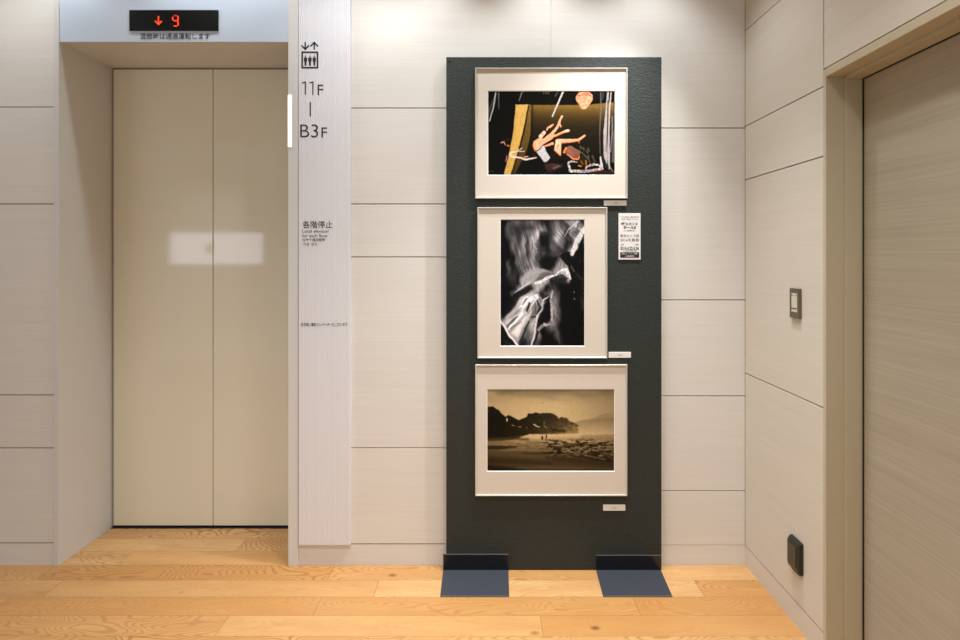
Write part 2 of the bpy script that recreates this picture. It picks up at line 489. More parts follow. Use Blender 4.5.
class Cv:
    def __init__(s, x0, x1, y0, y1, res, bg):
        s.w = int((x1 - x0) * res); s.h = int((y1 - y0) * res); s.b = (x0, x1, y0, y1); s.r = res
        s.px, s.py = np.meshgrid(np.linspace(x0, x1, s.w), np.linspace(y0, y1, s.h))
        s.a = np.empty((s.h, s.w, 3)); s.a[:] = bg
    def blend(s, m, c):
        m = np.clip(m, 0, 1)[..., None]; s.a = s.a * (1 - m) + np.asarray(c, float) * m
    def stroke(s, pts, ws, c, alpha=1., soft=.35):
        """tapered polyline; pts in photo px, ws width(s)"""
        if not isinstance(ws, (list, tuple)): ws = [ws] * len(pts)
        m = np.zeros_like(s.px)
        for (p, q, wa, wb_) in zip(pts[:-1], pts[1:], ws[:-1], ws[1:]):
            dx, dy = q[0] - p[0], q[1] - p[1]; L = dx * dx + dy * dy + 1e-9
            t = np.clip(((s.px - p[0]) * dx + (s.py - p[1]) * dy) / L, 0, 1)
            dd = np.hypot(s.px - p[0] - t * dx, s.py - p[1] - t * dy) - (wa + (wb_ - wa) * t) / 2
            m = np.maximum(m, np.clip(.5 - dd / (2 * soft), 0, 1))
        s.blend(m * m * (3 - 2 * m) * alpha, c); return m
    def inside(s, pts, soft=.3):
        ins = np.zeros(s.px.shape, bool); dist = np.full(s.px.shape, 1e9); n = len(pts)
        for i in range(n):
            (ax, ay), (bx, by) = pts[i], pts[(i + 1) % n]
            cond = (ay > s.py) != (by > s.py)
            with np.errstate(divide='ignore', invalid='ignore'):
                xi = (bx - ax) * (s.py - ay) / ((by - ay) if by != ay else 1e-9) + ax
            ins ^= cond & (s.px < xi)
            dx, dy = bx - ax, by - ay; L = dx * dx + dy * dy + 1e-9
            t = np.clip(((s.px - ax) * dx + (s.py - ay) * dy) / L, 0, 1)
            dist = np.minimum(dist, np.hypot(s.px - ax - t * dx, s.py - ay - t * dy))
        sd = np.where(ins, dist, -dist)
        return np.clip(.5 + sd / (2 * soft), 0, 1)
    def poly(s, pts, c, alpha=1., soft=.3, c2=None, ax=1):
        m = s.inside(pts, soft)
        if c2 is not None:
            v = s.py if ax else s.px; k = [p[ax] for p in pts]
            t = np.clip((v - min(k)) / (max(k) - min(k)), 0, 1)[..., None]
            s.blend(m * alpha, np.asarray(c, float) * (1 - t) + np.asarray(c2, float) * t)
        else: s.blend(m * alpha, c)
        return m
    def grain(s, sy, sx, amt, seed, mask=None):
        n = (vnoise(s.h, s.w, sy * s.r, sx * s.r, seed) - .5) * 2 * amt
        if mask is not None: n = n * mask
        s.a = s.a * (1 + n[..., None])


def cv(ox, oy, k, *uv): return [(ox + u / k, oy + v / k) for u, v in uv]


def warp(c, amp, cell, seed, seed2=None):
    """nudge the painted shapes with smooth noise so that their outlines read as natural"""
    k = cell * c.r
    dx = (vnoise(c.h, c.w, k, k, seed) - .5) * 2 * amp * c.r; dy = (vnoise(c.h, c.w, k, k, seed + 1) - .5) * 2 * amp * c.r
    jj, ii = np.meshgrid(np.arange(c.w), np.arange(c.h))
    x = np.clip(jj + dx, 0, c.w - 1.001); y_ = np.clip(ii + dy, 0, c.h - 1.001)
    x0 = x.astype(int); y0 = y_.astype(int); fx = (x - x0)[..., None]; fy = (y_ - y0)[..., None]
    A = c.a
    c.a = (A[y0, x0] * (1 - fx) + A[y0, x0 + 1] * fx) * (1 - fy) + (A[y0 + 1, x0] * (1 - fx) + A[y0 + 1, x0 + 1] * fx) * fy
    return c


def paint_dancer():
    c = Cv(488, 615, 91, 175, 3, (17, 15, 10))
    A = lambda *p: cv(484, 86, 14.12, *p); B = lambda *p: cv(550, 86, 14.12, *p)
    C = lambda *p: cv(484, 131, 14.12, *p); Dd = lambda *p: cv(550, 131, 14.12, *p)
    # olive gold backdrop fading downward
    m = c.inside([(529, 104.6), (585, 104.6), (614.4, 102), (614.4, 158), (529, 160)], .5)
    k = np.array([102, 107, 112, 118, 126, 138, 160]); rr = [140, 128, 98, 72, 48, 34, 24]; gg = [108, 98, 76, 55, 38, 28, 20]; bb_ = [52, 44, 36, 26, 19, 15, 12]
    gr = np.stack([np.interp(c.py, k, q) for q in (rr, gg, bb_)], -1)
    fade = np.clip((c.px - 529.5) / 5, .55, 1)
    c.blend(m * fade, gr)
    # gold drape with dark fold and second strip
    c.poly([(528.5, 104.6), (531, 104.6), (530.6, 134), (527, 150), (515, 174.6), (512, 174.6), (518, 155), (524, 131)], (138, 106, 50), c2=(70, 54, 22))
    c.poly([(515.6, 104.2), (528.2, 104.4), (523.3, 131), (517.5, 153), (510.6, 174.6), (503.6, 174.6), (508.8, 154.4), (513.3, 131)], (214, 174, 98), c2=(205, 166, 84))
    c.stroke([(528.9, 104.6), (524, 131), (518.2, 153), (511.4, 175)], [1, 1.8, 1.6, 1.4], (44, 32, 10))
    c.stroke([(515.6, 104.6), (529, 104.7)], .8, (230, 195, 120), .6)
    # streaks
    c.stroke(A((162, 95), (130, 300), (75, 490)), [1.6, 1.2, 1.2], (196, 192, 192))
    c.stroke(A((130, 180), (75, 330), (60, 430)), [1., 2.4, 1], (130, 128, 132), .55, .8)
    c.stroke(A((205, 90), (208, 320)), [1.2, .6], (130, 140, 150), .8)
    c.stroke(A((535, 90), (492, 205)), [1.2, .8], (160, 160, 156), .8)
    c.stroke(B((187, 72), (35, 425)), [2, 1.4], (205, 198, 186))
    c.stroke(B((115, 75), (75, 140)), .9, (120, 124, 124), .8)
    for u in (840, 875, 910): c.stroke(A((u, 80), (u + 3, 105)), .8, (150, 150, 146), .8)
    # curtains at the right
    c.stroke(B((720, 90), (725, 330), (705, 635)) + Dd((712, 330)), [1.2, 1.6, 1., .8], (120, 114, 110), .8)
    c.stroke(B((760, 70), (740, 180)), 2., (70, 84, 100), .7, .8)
    c.stroke(B((825, 70), (800, 400), (785, 635)) + Dd((790, 330), (800, 500)), [2., 2.4, 3.8, 4.2, 2], (178, 168, 164))
    c.stroke(B((870, 75), (845, 300), (835, 635)) + Dd((835, 400), (845, 540)), [1.2, 1.8, 1.5, 2.2, 1], (184, 175, 170))
    c.stroke(B((885, 430), (885, 635)) + Dd((860, 300)), [1.2, 1.6, 1.2], (150, 140, 138), .8)
    c.stroke(Dd((905, 20), (895, 430)), [1.6, 2.6], (112, 98, 104), .9)
    c.stroke(B((820, 200), (812, 620)) + Dd((795, 290)), .7, (60, 58, 60), .8)
    c.stroke(Dd((735, 350), (815, 520)), [2.6, 2], (24, 40, 46))
    c.stroke(Dd((715, 370), (735, 500)), [1.6, 2.6], (205, 196, 194))
    c.stroke(Dd((830, 480), (905, 590)), [1, .8], (190, 170, 150), .8)
    # chandelier
    m = c.poly(B((425, 66), (545, 66), (605, 125), (608, 190), (560, 260), (508, 322), (450, 322), (400, 240), (366, 190), (368, 140)), (214, 146, 112), c2=(226, 168, 130))
    c.grain(1.4, 1.4, .16, 3, m)
    for u, v in ((400, 125), (450, 120), (500, 118), (555, 120), (470, 95), (520, 90)):
        c.stroke(B((u, v), (u + 25, v + 10)), 1., (110, 66, 50), .7)
    # upturned dancer
    sk, hi, ed = (240, 172, 132), (246, 200, 172), (222, 108, 48)
    c.poly(C((775, 110), (800, 40), (860, -20), (930, -20), (880, 60), (840, 110)), (34, 16, 10))
    c.stroke(C((710, 140), (690, 200), (720, 280)), 1.2, ed)
    m = c.poly(C((770, 95), (870, 105), (960, 60), (985, 95), (940, 130), (830, 190), (800, 230), (735, 285), (700, 225), (700, 150)), sk)
    c.stroke(C((745, 150), (760, 250)), 2.4, hi, .7, 1.)
    c.stroke(C((800, 75), (850, 20)), [4, 3.6], hi); c.stroke(C((812, 38), (835, 42)), .7, (120, 60, 40)); c.stroke(C((840, 75), (850, 70)), .5, (150, 70, 50))
    c.stroke(A((890, 620), (900, 590), (955, 545)), [1.4, 1.8, 1.2], sk)
    c.stroke(B((0, 585), (45, 540)), [1.4, 1.4], sk)
    c.stroke(C((830, 150), (960, 70)) + Dd((90, 60), (230, -5)), [3, 2.6, 2.3, 2.2], sk); c.stroke(Dd((20, 105), (180, 25)), .6, ed, .8)
    c.stroke(Dd((225, 0), (262, -8)), 2.6, hi)
    c.stroke(Dd((-60, 110), (40, 25)) + B((110, 570), (165, 430)), [3.4, 3.2, 2.6, 1.8], sk)
    c.stroke(B((135, 520), (155, 570)), 1.6, sk); c.stroke(B((160, 430), (178, 425)), 1.4, hi)
    c.stroke(Dd((-70, 210), (40, 175)), [1.6, 3], (232, 160, 122))
    c.stroke(Dd((110, 140), (300, 135), (395, 125)), [4.6, 3.2, 2.4], sk)
    c.stroke(Dd((150, 178), (300, 158), (395, 145)), .8, ed, .8)
    c.stroke(Dd((120, 120), (300, 118)), 1., hi, .8)
    c.stroke(Dd((395, 130), (440, 100), (495, 62)), [2.4, 2.6, 1.8], sk); c.stroke(Dd((410, 140), (412, 165)), 1.2, ed)
    c.poly(Dd((88, 125), (160, 150), (156, 352), (130, 335), (60, 275), (70, 200)), hi, c2=sk)
    c.stroke(Dd((122, 190), (95, 245)), .7, (150, 90, 70)); c.stroke(Dd((60, 270), (150, 350)), .7, ed, .8)
    # white top and dark skirt
    c.poly(C((830, 200), (855, 215), (880, 290), (940, 378), (930, 400), (880, 440), (845, 436), (800, 370), (738, 292), (790, 260)), (206, 198, 200), c2=(190, 184, 184))
    c.poly(C((865, 225), (960, 250), (960, 420), (885, 442), (940, 378)), (16, 14, 12))
    # second figure
    c.poly(Dd((215, 240), (280, 205), (330, 235), (430, 300), (425, 370), (400, 405), (320, 400), (260, 350), (190, 295)), (150, 98, 78), c2=(120, 74, 58))
    c.stroke(Dd((225, 240), (200, 300)), 1.8, (236, 138, 66)); c.stroke(Dd((250, 330), (330, 395), (400, 400), (415, 365)), [1., 1.4, 1.6, 1], (232, 146, 90))
    c.stroke(Dd((260, 270), (330, 350)), 2, (170, 116, 100), .6, 1.)
    c.poly(Dd((430, 380), (470, 340), (530, 400), (520, 500), (440, 510), (390, 470)), (44, 34, 14)); c.stroke(Dd((440, 420), (465, 470)), 1, (130, 110, 50)); c.stroke(Dd((508, 420), (515, 480)), 1.4, (190, 110, 40)); c.stroke(Dd((405, 490), (440, 500)), 1.2, (220, 130, 40))
    c.stroke(Dd((300, 220), (460, 310), (550, 400), (575, 470)), .8, (150, 140, 120), .7)
    for u, v in ((430, 215), (470, 235), (520, 280), (540, 350), (600, 350), (620, 400), (540, 250)): c.stroke(Dd((u, v), (u + 14, v + 30)), 1.6, (112, 108, 88), .7, .6)
    # white flower garland
    gp = Dd((380, 440), (300, 430), (258, 450), (275, 510), (290, 565), (400, 572), (490, 572), (600, 560), (740, 535), (690, 480), (620, 470), (560, 490), (515, 510), (505, 560))
    m = c.stroke(gp, [1.2, 2, 2, 2.4, 2.8, 3, 3, 3, 2.6, 2, 2.4, 2, 1.6, 1.6], (172, 158, 154))
    c.grain(.7, .7, .6, 11, m)
    # lower props
    c.poly(Dd((-70, 470), (60, 455), (190, 485), (150, 520), (60, 560), (-60, 530)), (84, 56, 50), .9, .8); c.stroke(Dd((50, 530), (130, 495)), .8, (150, 130, 118), .8)
    c.poly(C((850, 450), (960, 470), (960, 590), (890, 580)), (62, 40, 36), .8, 1.2)
    c.poly(Dd((560, 580), (760, 550), (900, 570), (900, 606), (560, 606)), (70, 34, 22), .8, .6)
    # ribbon across the drape
    rb = (222, 206, 192)
    c.stroke(C((540, 240), (460, 290), (390, 300), (365, 325), (385, 360), (520, 380), (590, 405), (740, 375)), [.8, 1., 1.6, 2, 2.2, 1.6, 2, 1], rb); c.stroke(C((480, 290), (570, 285)), .8, rb)
    c.stroke(C((570, 368), (615, 362)), 1.6, (220, 150, 110))
    c.stroke(C((240, 165), (275, 150), (305, 200)), [1.4, 1.6, .8], (196, 140, 120)); c.stroke(C((335, 205), (348, 210)), 1.8, (226, 120, 80)); c.stroke(C((280, 140), (370, 110)), 1.6, (60, 34, 20), .8)
    c.stroke(C((318, 345), (318, 400), (305, 430)), [1, 1.6, 1], (150, 118, 112)); c.stroke(C((90, 570), (130, 570)), .6, (90, 88, 84), .8)
    warp(c, .2, 2.2, 61)
    c.a = 255 * (np.clip(c.a, 0, 255) / 255) ** 1.12
    c.grain(1.2, 1.2, .06, 21)
    return c


def lattice(u, v, seed):
    """smooth noise sampled at any coordinates"""
    gr = np.random.RandomState(seed).rand(97, 97)
    u0 = np.floor(u).astype(int); v0 = np.floor(v).astype(int); fu = u - u0; fv = v - v0
    fu = fu * fu * (3 - 2 * fu); fv = fv * fv * (3 - 2 * fv)
    q = lambda i, j: gr[(v0 + j) % 97, (u0 + i) % 97]
    return (q(0, 0) * (1 - fu) + q(1, 0) * fu) * (1 - fv) + (q(0, 1) * (1 - fu) + q(1, 1) * fu) * fv


CANYON = """
20 60 80 85 75 70 95 80 50 40 70 85 70 60 130 150 60
25 80 60 55 60 60 60 110 90 45 80 110 90 60 120 120 110
20 75 70 60 75 90 110 150 110 50 75 140 110 55 120 70 170
15 60 95 60 110 75 140 130 40 40 70 150 90 60 80 110 200
15 35 100 70 130 60 150 110 35 40 75 110 90 45 50 160 130
20 30 90 80 115 60 150 90 50 40 80 75 75 40 90 165 40
20 30 70 90 110 60 140 80 70 45 70 60 60 50 160 100 20
25 40 40 95 90 80 130 70 60 45 60 80 90 35 110 25 18
22 70 35 90 80 100 110 90 45 25 40 90 120 50 20 18 20
20 75 40 70 90 80 120 110 50 40 70 110 150 110 25 20 25
22 70 50 55 75 130 150 150 120 90 100 140 160 140 60 25 40
22 55 60 40 130 150 140 120 110 140 140 90 60 150 70 35 30
22 45 50 40 140 130 110 150 170 120 50 40 50 70 25 25 45
20 35 40 110 130 70 80 160 100 30 70 50 30 20 18 22 45
18 30 80 60 40 80 130 100 40 80 90 60 25 18 40 25 40
18 25 40 60 140 170 190 160 60 40 100 80 40 18 25 20 45
15 22 50 150 180 110 170 110 120 30 110 90 40 18 15 20 50
18 35 120 180 190 120 140 110 100 20 110 100 45 18 15 20 50
20 100 190 180 200 170 110 100 90 20 100 90 45 18 15 18 35
60 150 150 190 200 180 110 130 30 20 90 80 40 18 15 18 25
130 120 130 180 200 110 130 150 30 60 110 60 30 18 18 22 30
150 120 160 200 160 90 140 150 25 80 80 60 35 20 20 35 40
60 160 190 190 110 80 120 140 25 40 40 70 40 20 20 30 25
25 110 150 150 60 90 120 110 22 25 30 60 45 20 18 20 18
20 60 150 80 40 70 90 80 20 22 25 35 50 20 18 18 18
"""


def paint_canyon():
    """black-and-white canyon: broad tones from a coarse table, then folds, ridges and water-worn edges"""
    c = Cv(500.5, 584.5, 219.6, 346, 3, (26, 24, 25))
    E = lambda *p: cv(495, 215, 9.41, *p); Fd = lambda *p: cv(495, 282, 9.41, *p)
    g = lambda v: (v, v * .975, v * .97)
    st = lambda pts, w, v, al=.8, so=.7: c.stroke(pts, w, g(v), al, so)
    T = np.array([[float(v) for v in r.split()] for r in CANYON.strip().split('\n')])
    # slightly wandering lookup so that the cells never show
    wx = (lattice(c.px / 4., c.py / 6., 71) - .5) * 2.2; wy = (lattice(c.px / 4., c.py / 6., 72) - .5) * 2.2
    u = np.clip((c.px + wx - 500.5) / 84. * 17 - .5, 0, 15.999); v = np.clip((c.py + wy - 219.6) / 126.4 * 25 - .5, 0, 23.999)
    u0 = u.astype(int); v0 = v.astype(int); fu = u - u0; fv = v - v0
    fu = fu * fu * (3 - 2 * fu) * .5 + fu * .5
    val = (T[v0, u0] * (1 - fu) + T[v0, u0 + 1] * fu) * (1 - fv) + (T[v0 + 1, u0] * (1 - fu) + T[v0 + 1, u0 + 1] * fu) * fv
    # fine grain of the rock: along the folds above, fanning out below
    dx, dy = c.px - 500.5, c.py - 219.6
    up = lattice((dx - .25 * dy) / .9, dy / 16., 73) - .5
    q = np.hypot(c.px - 604, (c.py - 200)); ur = lattice(q / 1.1, dy / 14., 74) - .5
    ang = np.arctan2(c.px - 548, c.py - 286); fan = lattice(ang * 16., np.hypot(c.px - 548, c.py - 286) / 14., 75) - .5
    k_up = np.clip((288 - c.py + .35 * dx) / 14, 0, 1); k_r = np.clip((c.px - 548) / 8, 0, 1) * np.clip((268 - c.py) / 10, 0, 1)
    tex = (up * (1 - k_r) + ur * k_r) * k_up + fan * (1 - k_up)
    val = np.clip((val - 24) * 1.3 + 17, 10, 240); val = np.where(val < 170, np.clip((val - 75) * 1.25 + 66, 12, 240), val) * (1 + .55 * tex)
    c.a = np.stack([val, val * .975, val * .97], -1)
    fp = c.inside(Fd((320, 110), (400, 105), (418, 160), (365, 205), (340, 250), (300, 370), (240, 530), (215, 545), (130, 450), (85, 385), (150, 290), (240, 190)), 1.4)
    c.blend(fp * .55, g(212))
    c.a = c.a * (1 + .5 * (fan * fp)[..., None])
    # cavities and creases
    st(E((360, 270), (350, 330), (365, 390), (410, 440)), [.6, .7, .7, .5], 24, .55, .5); st(E((375, 340), (500, 332)), .7, 26, .5, .6); st(E((380, 265), (480, 270)), .8, 22, .5, .6)
    st(E((395, 300), (400, 420)), .7, 40, .6, .4); st(E((440, 300), (450, 400)), .7, 36, .6, .4)
    c.poly(E((430, 150), (490, 160), (490, 290), (440, 260), (400, 240)), g(18), .7, 1.4)
    c.poly(E((410, 440), (480, 380), (600, 390), (560, 470), (520, 520), (470, 495)), g(16), .85, 1.6)
    c.poly(E((605, 388), (640, 362), (700, 350), (770, 330), (842, 180), (845, 640), (735, 640), (680, 480)), g(15), .96, .5)
    st(E((720, 480), (745, 530)), 1.6, 84, .8, .6); st(E((770, 560), (840, 620)), 2.4, 46, .7, 1.2); st(E((790, 410), (815, 440)), 1., 44, .8, .6)
    # bright arch, crest and boulder
    c.poly(E((640, 46), (775, 46), (745, 130)), g(150), .8, .6, g(128)); st(E((640, 50), (745, 130)), .6, 60, .8, .4)
    st(E((778, 60), (735, 100), (690, 140), (663, 195)), [2., 1.4, 1., .6], 200, .9, .5); st(E((800, 60), (775, 130)), 1.4, 60, .7, .6)
    st(E((845, 115), (800, 190), (758, 270), (735, 330), (722, 370)), [2.6, 3.6, 4.2, 4.6, 3.4], 216, 1, .5)
    st(E((830, 150), (785, 220), (750, 300)), .5, 170, .6, .4)
    m = c.poly(E((245, 640), (250, 600), (275, 560), (320, 525), (370, 505), (440, 503), (500, 520), (545, 542), (470, 572), (400, 610), (330, 645)), g(165), .85, .7, g(172))
    for k in range(6): st(E((262 + k * 22, 626 - k * 6), (340 + k * 22, 566 - k * 6), (440 + k * 14, 536 + k * 2)), .5, 92 if k % 2 else 190, .55, .4)
    c.poly(E((420, 560), (500, 530), (545, 545), (440, 600), (370, 625)), g(60), .6, 1.)
    c.poly(E((625, 425), (575, 480), (545, 545), (650, 518), (695, 500)), g(128), .7, .6, g(165))
    for k in range(5): st(E((622 + k * 10, 432 + k * 8), (590 + k * 22, 522 - k * 3)), .5, 88 if k % 2 else 176, .6, .4)
    m = st(E((390, 640), (440, 618), (490, 592), (530, 575), (560, 572), (600, 535), (640, 512), (672, 520), (690, 545), (708, 605)), [3.4, 3, 3.2, 2.2, 1.6, 1.8, 2.6, 3.4, 3, 1.4], 228, 1, .4)
    c.grain(.8, .8, .22, 8, m)
    c.poly(E((510, 600), (560, 575), (640, 560), (690, 600), (650, 640), (520, 640)), g(30), .8, .8); st(E((600, 590), (640, 580)), 1., 90, .7, .5)
    # lower half
    st(Fd((330, 8), (250, 50), (180, 100)), [2.2, 1.4, .7], 196, 1, .4); c.poly(Fd((170, 112), (330, 30), (360, 70), (240, 150), (100, 330), (70, 340)), g(18), .8, .9)
    st(Fd((310, 115), (240, 190), (150, 290), (85, 380)), [1., 1., 1., .8], 190, .7, .6)
    st(Fd((110, 420), (160, 370), (215, 320)), [2.2, 2.6, 1.], 66, .85, .9); st(Fd((150, 440), (250, 370)), [1., .6], 84, .8, .5)
    st(Fd((325, 200), (312, 240), (303, 278)), [2.2, 2.6, 1.4], 46, .95, .5); st(Fd((255, 212), (300, 160)), [1.2, 1.4], 90, .8, .6); st(Fd((100, 470), (200, 540)), 2., 150, .5, 1.2)
    m = st(Fd((330, 135), (365, 150), (400, 150)), [3, 4, 3], 226, .9, .6); c.grain(.7, .7, .3, 12, m)
    st(Fd((345, 215), (325, 330), (250, 520)), [1., 1., .8], 214, .7, .7); st(Fd((320, 370), (280, 470), (235, 560)), [1.4, 2.2, 2.], 26, .85, .8)
    c.poly(Fd((355, 235), (385, 205), (412, 260), (375, 315), (345, 300)), g(112), .8, .6); st(Fd((385, 210), (380, 300)), .7, 50, .8, .4); st(Fd((400, 180), (425, 240), (385, 330), (350, 330)), [1., 1.6, 1.6, 1.4], 20, .95, .5)
    st(Fd((395, 325), (400, 370), (382, 430), (375, 500), (335, 600)), [2.4, 1.8, 1.6, 1.6, 1.2], 220, 1, .4); st(Fd((415, 340), (400, 480), (360, 598)), [1.6, 2.4, 2], 16, .9, .6)
    st(Fd((500, 132), (455, 180), (448, 250), (400, 315)), [.8, 1.6, 1.6, 1.4], 200, 1, .45); st(Fd((432, 150), (447, 200)), 1.4, 160, .9, .5)
    c.poly(Fd((460, 220), (520, 170), (530, 360), (480, 390), (410, 420), (420, 320)), g(15), .95, .8)
    m = st(Fd((538, 90), (520, 180), (536, 260), (532, 360)), [2.2, 2.4, 2.2, 1.4], 172, .95, .6); c.grain(.9, .9, .35, 15, m)
    st(Fd((580, 110), (598, 180), (590, 280), (570, 380)), [1.2, 2.2, 2, 1.4], 84, .8, .9); st(Fd((560, 300), (575, 322)), 1.4, 150, .8, .5)
    m = st(Fd((412, 450), (440, 420), (480, 402), (560, 400)), [2.6, 3, 2.6, 1.4], 150, .9, .8); c.grain(.8, .8, .4, 16, m); st(Fd((465, 395), (480, 415)), 1.4, 225, .9, .5)
    st(Fd((570, 420), (595, 500), (612, 590)), [1.6, 1.6, 1.2], 88, .7, .9)
    c.poly(Fd((610, 30), (730, 20), (760, 200), (720, 460), (640, 420), (640, 200)), g(14), .8, 1.6)
    for u_, v_ in ((742, 92), (752, 155)): st(Fd((u_, v_), (u_ + 2, v_ + 6)), .9, 180, .9, .4)
    c.poly(Fd((50, 385), (120, 500), (205, 600), (50, 600)), g(17), 1, .5)
    st(Fd((52, 365), (130, 500), (214, 600)), [1.4, 2, 2.6], 238, 1, .4); st(Fd((100, 560), (140, 590)), 3, 48, .5, 1)
    warp(c, .8, 6, 63)
    c.grain(1.4, 1.4, .05, 22)
    return c


def paint_beach():
    c = Cv(487.2, 614.4, 389.4, 471.2, 3, (190, 154, 94))
    Gd = lambda *p: cv(483, 385, 7.11, *p); Hd = lambda *p: cv(550, 385, 7.11, *p)
    k = [389, 396, 405, 415, 425, 434]
    c.a = np.stack([np.interp(c.py, k, q) for q in ((158, 176, 196, 203, 206, 200), (130, 144, 162, 168, 172, 164), (84, 92, 104, 108, 112, 104))], -1)
    c.a *= (1 - .16 * np.clip((c.px - 560) / 55, 0, 1))[..., None]
    cl = vnoise(c.h, c.w, 6 * 3, 24 * 3, 31) * .7 + vnoise(c.h, c.w, 3.2 * 3, 11 * 3, 32) * .3
    c.blend(np.clip((cl - .38) * 2.2, 0, .75) * np.clip((402 - c.py) / 8, 0, 1) * np.clip((c.px - 491) / 5, .1, 1), (122, 106, 74))
    c.stroke(Gd((100, 60), (350, 60), (480, 70)) + Hd((140, 55)), [2, 7, 6, 2], (128, 110, 76), .6, 3); c.stroke(Hd((360, 55), (420, 60)), 3, (120, 104, 70), .5, 2)
    c.stroke(Gd((40, 50), (90, 80)), 4, (196, 162, 100), .5, 2)
    c.stroke(Gd((418, 127), (424, 128)), .7, (120, 90, 50), .9)
    # far hills in haze
    c.poly(Hd((300, 240), (345, 215), (400, 203), (470, 190), (470, 300), (250, 300)), (158, 130, 84), .9, .5)
    c.poly(Hd((170, 270), (230, 252), (310, 240), (400, 240), (470, 232), (470, 352), (170, 352)), (140, 114, 72), .95, .5, (204, 168, 112))
    # headland
    hl = Gd((30, 155), (70, 153), (92, 168), (115, 182), (135, 205), (160, 228), (180, 214), (205, 225), (250, 250), (290, 236), (312, 226), (322, 202), (350, 203), (370, 194), (400, 203), (440, 198), (470, 200)) + Hd((20, 203), (45, 215), (62, 238), (80, 228), (120, 236), (140, 258), (178, 268), (195, 282), (200, 318), (208, 345), (60, 352)) + Gd((330, 350), (200, 395), (30, 405))
    m = c.inside(hl, .5)
    t = np.clip((c.px - 505) / 70, 0, 1); v = np.clip((c.py - 418) / 16, 0, 1)
    hc = np.stack([np.interp(t, [0, .3, .7, 1], q) for q in ((24, 32, 52, 84), (19, 25, 42, 66), (9, 12, 22, 36))], -1) * (1 + .8 * (t * v))[..., None]
    c.blend(m, hc); c.grain(1.2, 1.6, .22, 33, m)
    for u, w_ in ((25, 1.4), (80, 1.2), (110, 1.), (150, 1.2), (185, 1.)): c.stroke(Hd((u, 222 + u * .35), (u + 14, 226 + u * .35)), w_ * 1.3, (56, 44, 24), .9, .4)
    c.stroke(Hd((20, 320), (100, 330)), 2.6, (36, 26, 10), .7, 1.2)
    for a, b, w_, cc in (((170, 240), (171, 256), 1.6, (214, 190, 140)), ((205, 285), (225, 292), .8, (170, 130, 70)), ((255, 298), (266, 300), 1., (170, 130, 70)), ((362, 280), (378, 292), 1.1, (226, 200, 150)), ((378, 292), (402, 302), .9, (220, 192, 140)), ((312, 300), (312, 312), .8, (120, 92, 50)), ((436, 262), (434, 290), .9, (120, 98, 60)), ((438, 295), (452, 308), .9, (150, 122, 78))):
        c.stroke(Gd(a, b), w_, cc, .9, .35)
    # shore: mist, sea, sand
    sea = np.clip((c.py - (435.5 - .0 * c.px)) / 1.2, 0, 1) * np.clip((c.px - 516 + (c.py - 436) * 1.2) / 22, 0, 1)
    k = [434, 440, 446, 452, 458, 464, 472]
    base = np.stack([np.interp(c.py, k, q) for q in ((206, 178, 150, 122, 94, 92, 100), (170, 144, 118, 94, 70, 70, 76), (112, 92, 72, 56, 38, 38, 42))], -1)
    low = np.clip((c.py - 438) / 6, 0, 1)
    c.blend(np.maximum(sea, low), base)
    c.stroke(Hd((-100, 362), (120, 356), (330, 355), (460, 352)), [2, 3, 3, 1.5], (212, 176, 118), .6, 1.6)
    c.poly(Hd((230, 358), (460, 352), (470, 420), (330, 410), (200, 390)), (140, 112, 66), .6, 1.5)
    # waves on the right
    wn = vnoise(c.h, c.w, 1.3 * 3, 4.5 * 3, 41) * .6 + vnoise(c.h, c.w, .8 * 3, 2 * 3, 42) * .4
    wm = np.clip((c.py - 438) / 4, 0, 1) * np.clip((463 + (c.px - 600) * .12 - c.py) / 4, 0, 1) * np.clip((c.px - 532) / 18, .25, 1)
    c.blend(np.clip((wn - .52) * 7, 0, 1) * wm, (44, 32, 14)); c.blend(np.clip((.36 - wn) * 8, 0, 1) * wm * .85, (206, 172, 116))
    for pts, w_ in (((30, 455), (120, 440), (230, 430)), 2.2), (((40, 490), (180, 492)), 1.2), (((100, 420), (240, 425), (450, 430)), 1.4), (((270, 500), (360, 480), (440, 470)), 2.4), (((250, 520), (380, 540), (450, 545)), 2.4), (((-60, 488), (20, 486)), 1.2):
        c.stroke(Hd(*pts), w_, (48, 34, 14), .75, .8)
    for pts in (((230, 490), (300, 450), (370, 440)), ((250, 500), (340, 520), (390, 535)), ((60, 405), (110, 385)), ((380, 470), (450, 460)), ((130, 470), (210, 500))):
        c.stroke(Hd(*pts), 1., (186, 150, 94), .7, .6)
    # bands on the beach at the left
    L = lambda pts, w_, cc, al=.8, so=1.: c.stroke(Gd(*pts), w_, cc, al, so)
    L(((30, 390), (200, 380), (320, 385)), 3, (70, 52, 24), .8, 1.4); L(((270, 375), (350, 372), (470, 368)), [1, 3, 4], (206, 170, 112), .8, 1.2)
    L(((30, 412), (200, 410), (400, 412)), 2.4, (140, 110, 62), .8); L(((220, 408), (300, 410)), .8, (200, 164, 104), .9, .5)
    L(((30, 445), (130, 448), (240, 440)), [4, 3.4, 1], (52, 38, 16), .9); L(((120, 466), (260, 462), (480, 470)), [.8, 1.6, 1.4], (168, 136, 84), .8, .8); L(((280, 485), (360, 490), (480, 490)), .9, (52, 38, 16), .8, .5)
    L(((30, 490), (200, 500), (480, 520)), 4, (122, 96, 52), .7, 2); L(((30, 540), (200, 545), (480, 560)), [5, 4, 2], (66, 50, 24), .8, 2); L(((30, 595), (160, 605), (300, 612)), [6, 5, 2], (34, 24, 10), .9, 2)
    L(((240, 590), (480, 585)), 1.6, (128, 100, 56), .6, 1.2)
    c.stroke(Hd((-20, 520), (200, 540), (460, 570)), [3, 5, 4], (70, 54, 28), .75, 1.6); c.stroke(Hd((-60, 588), (200, 590), (450, 604)), 1.4, (134, 106, 60), .7, 1); c.stroke(Hd((250, 600), (460, 606)), 2, (80, 60, 32), .7, 1)
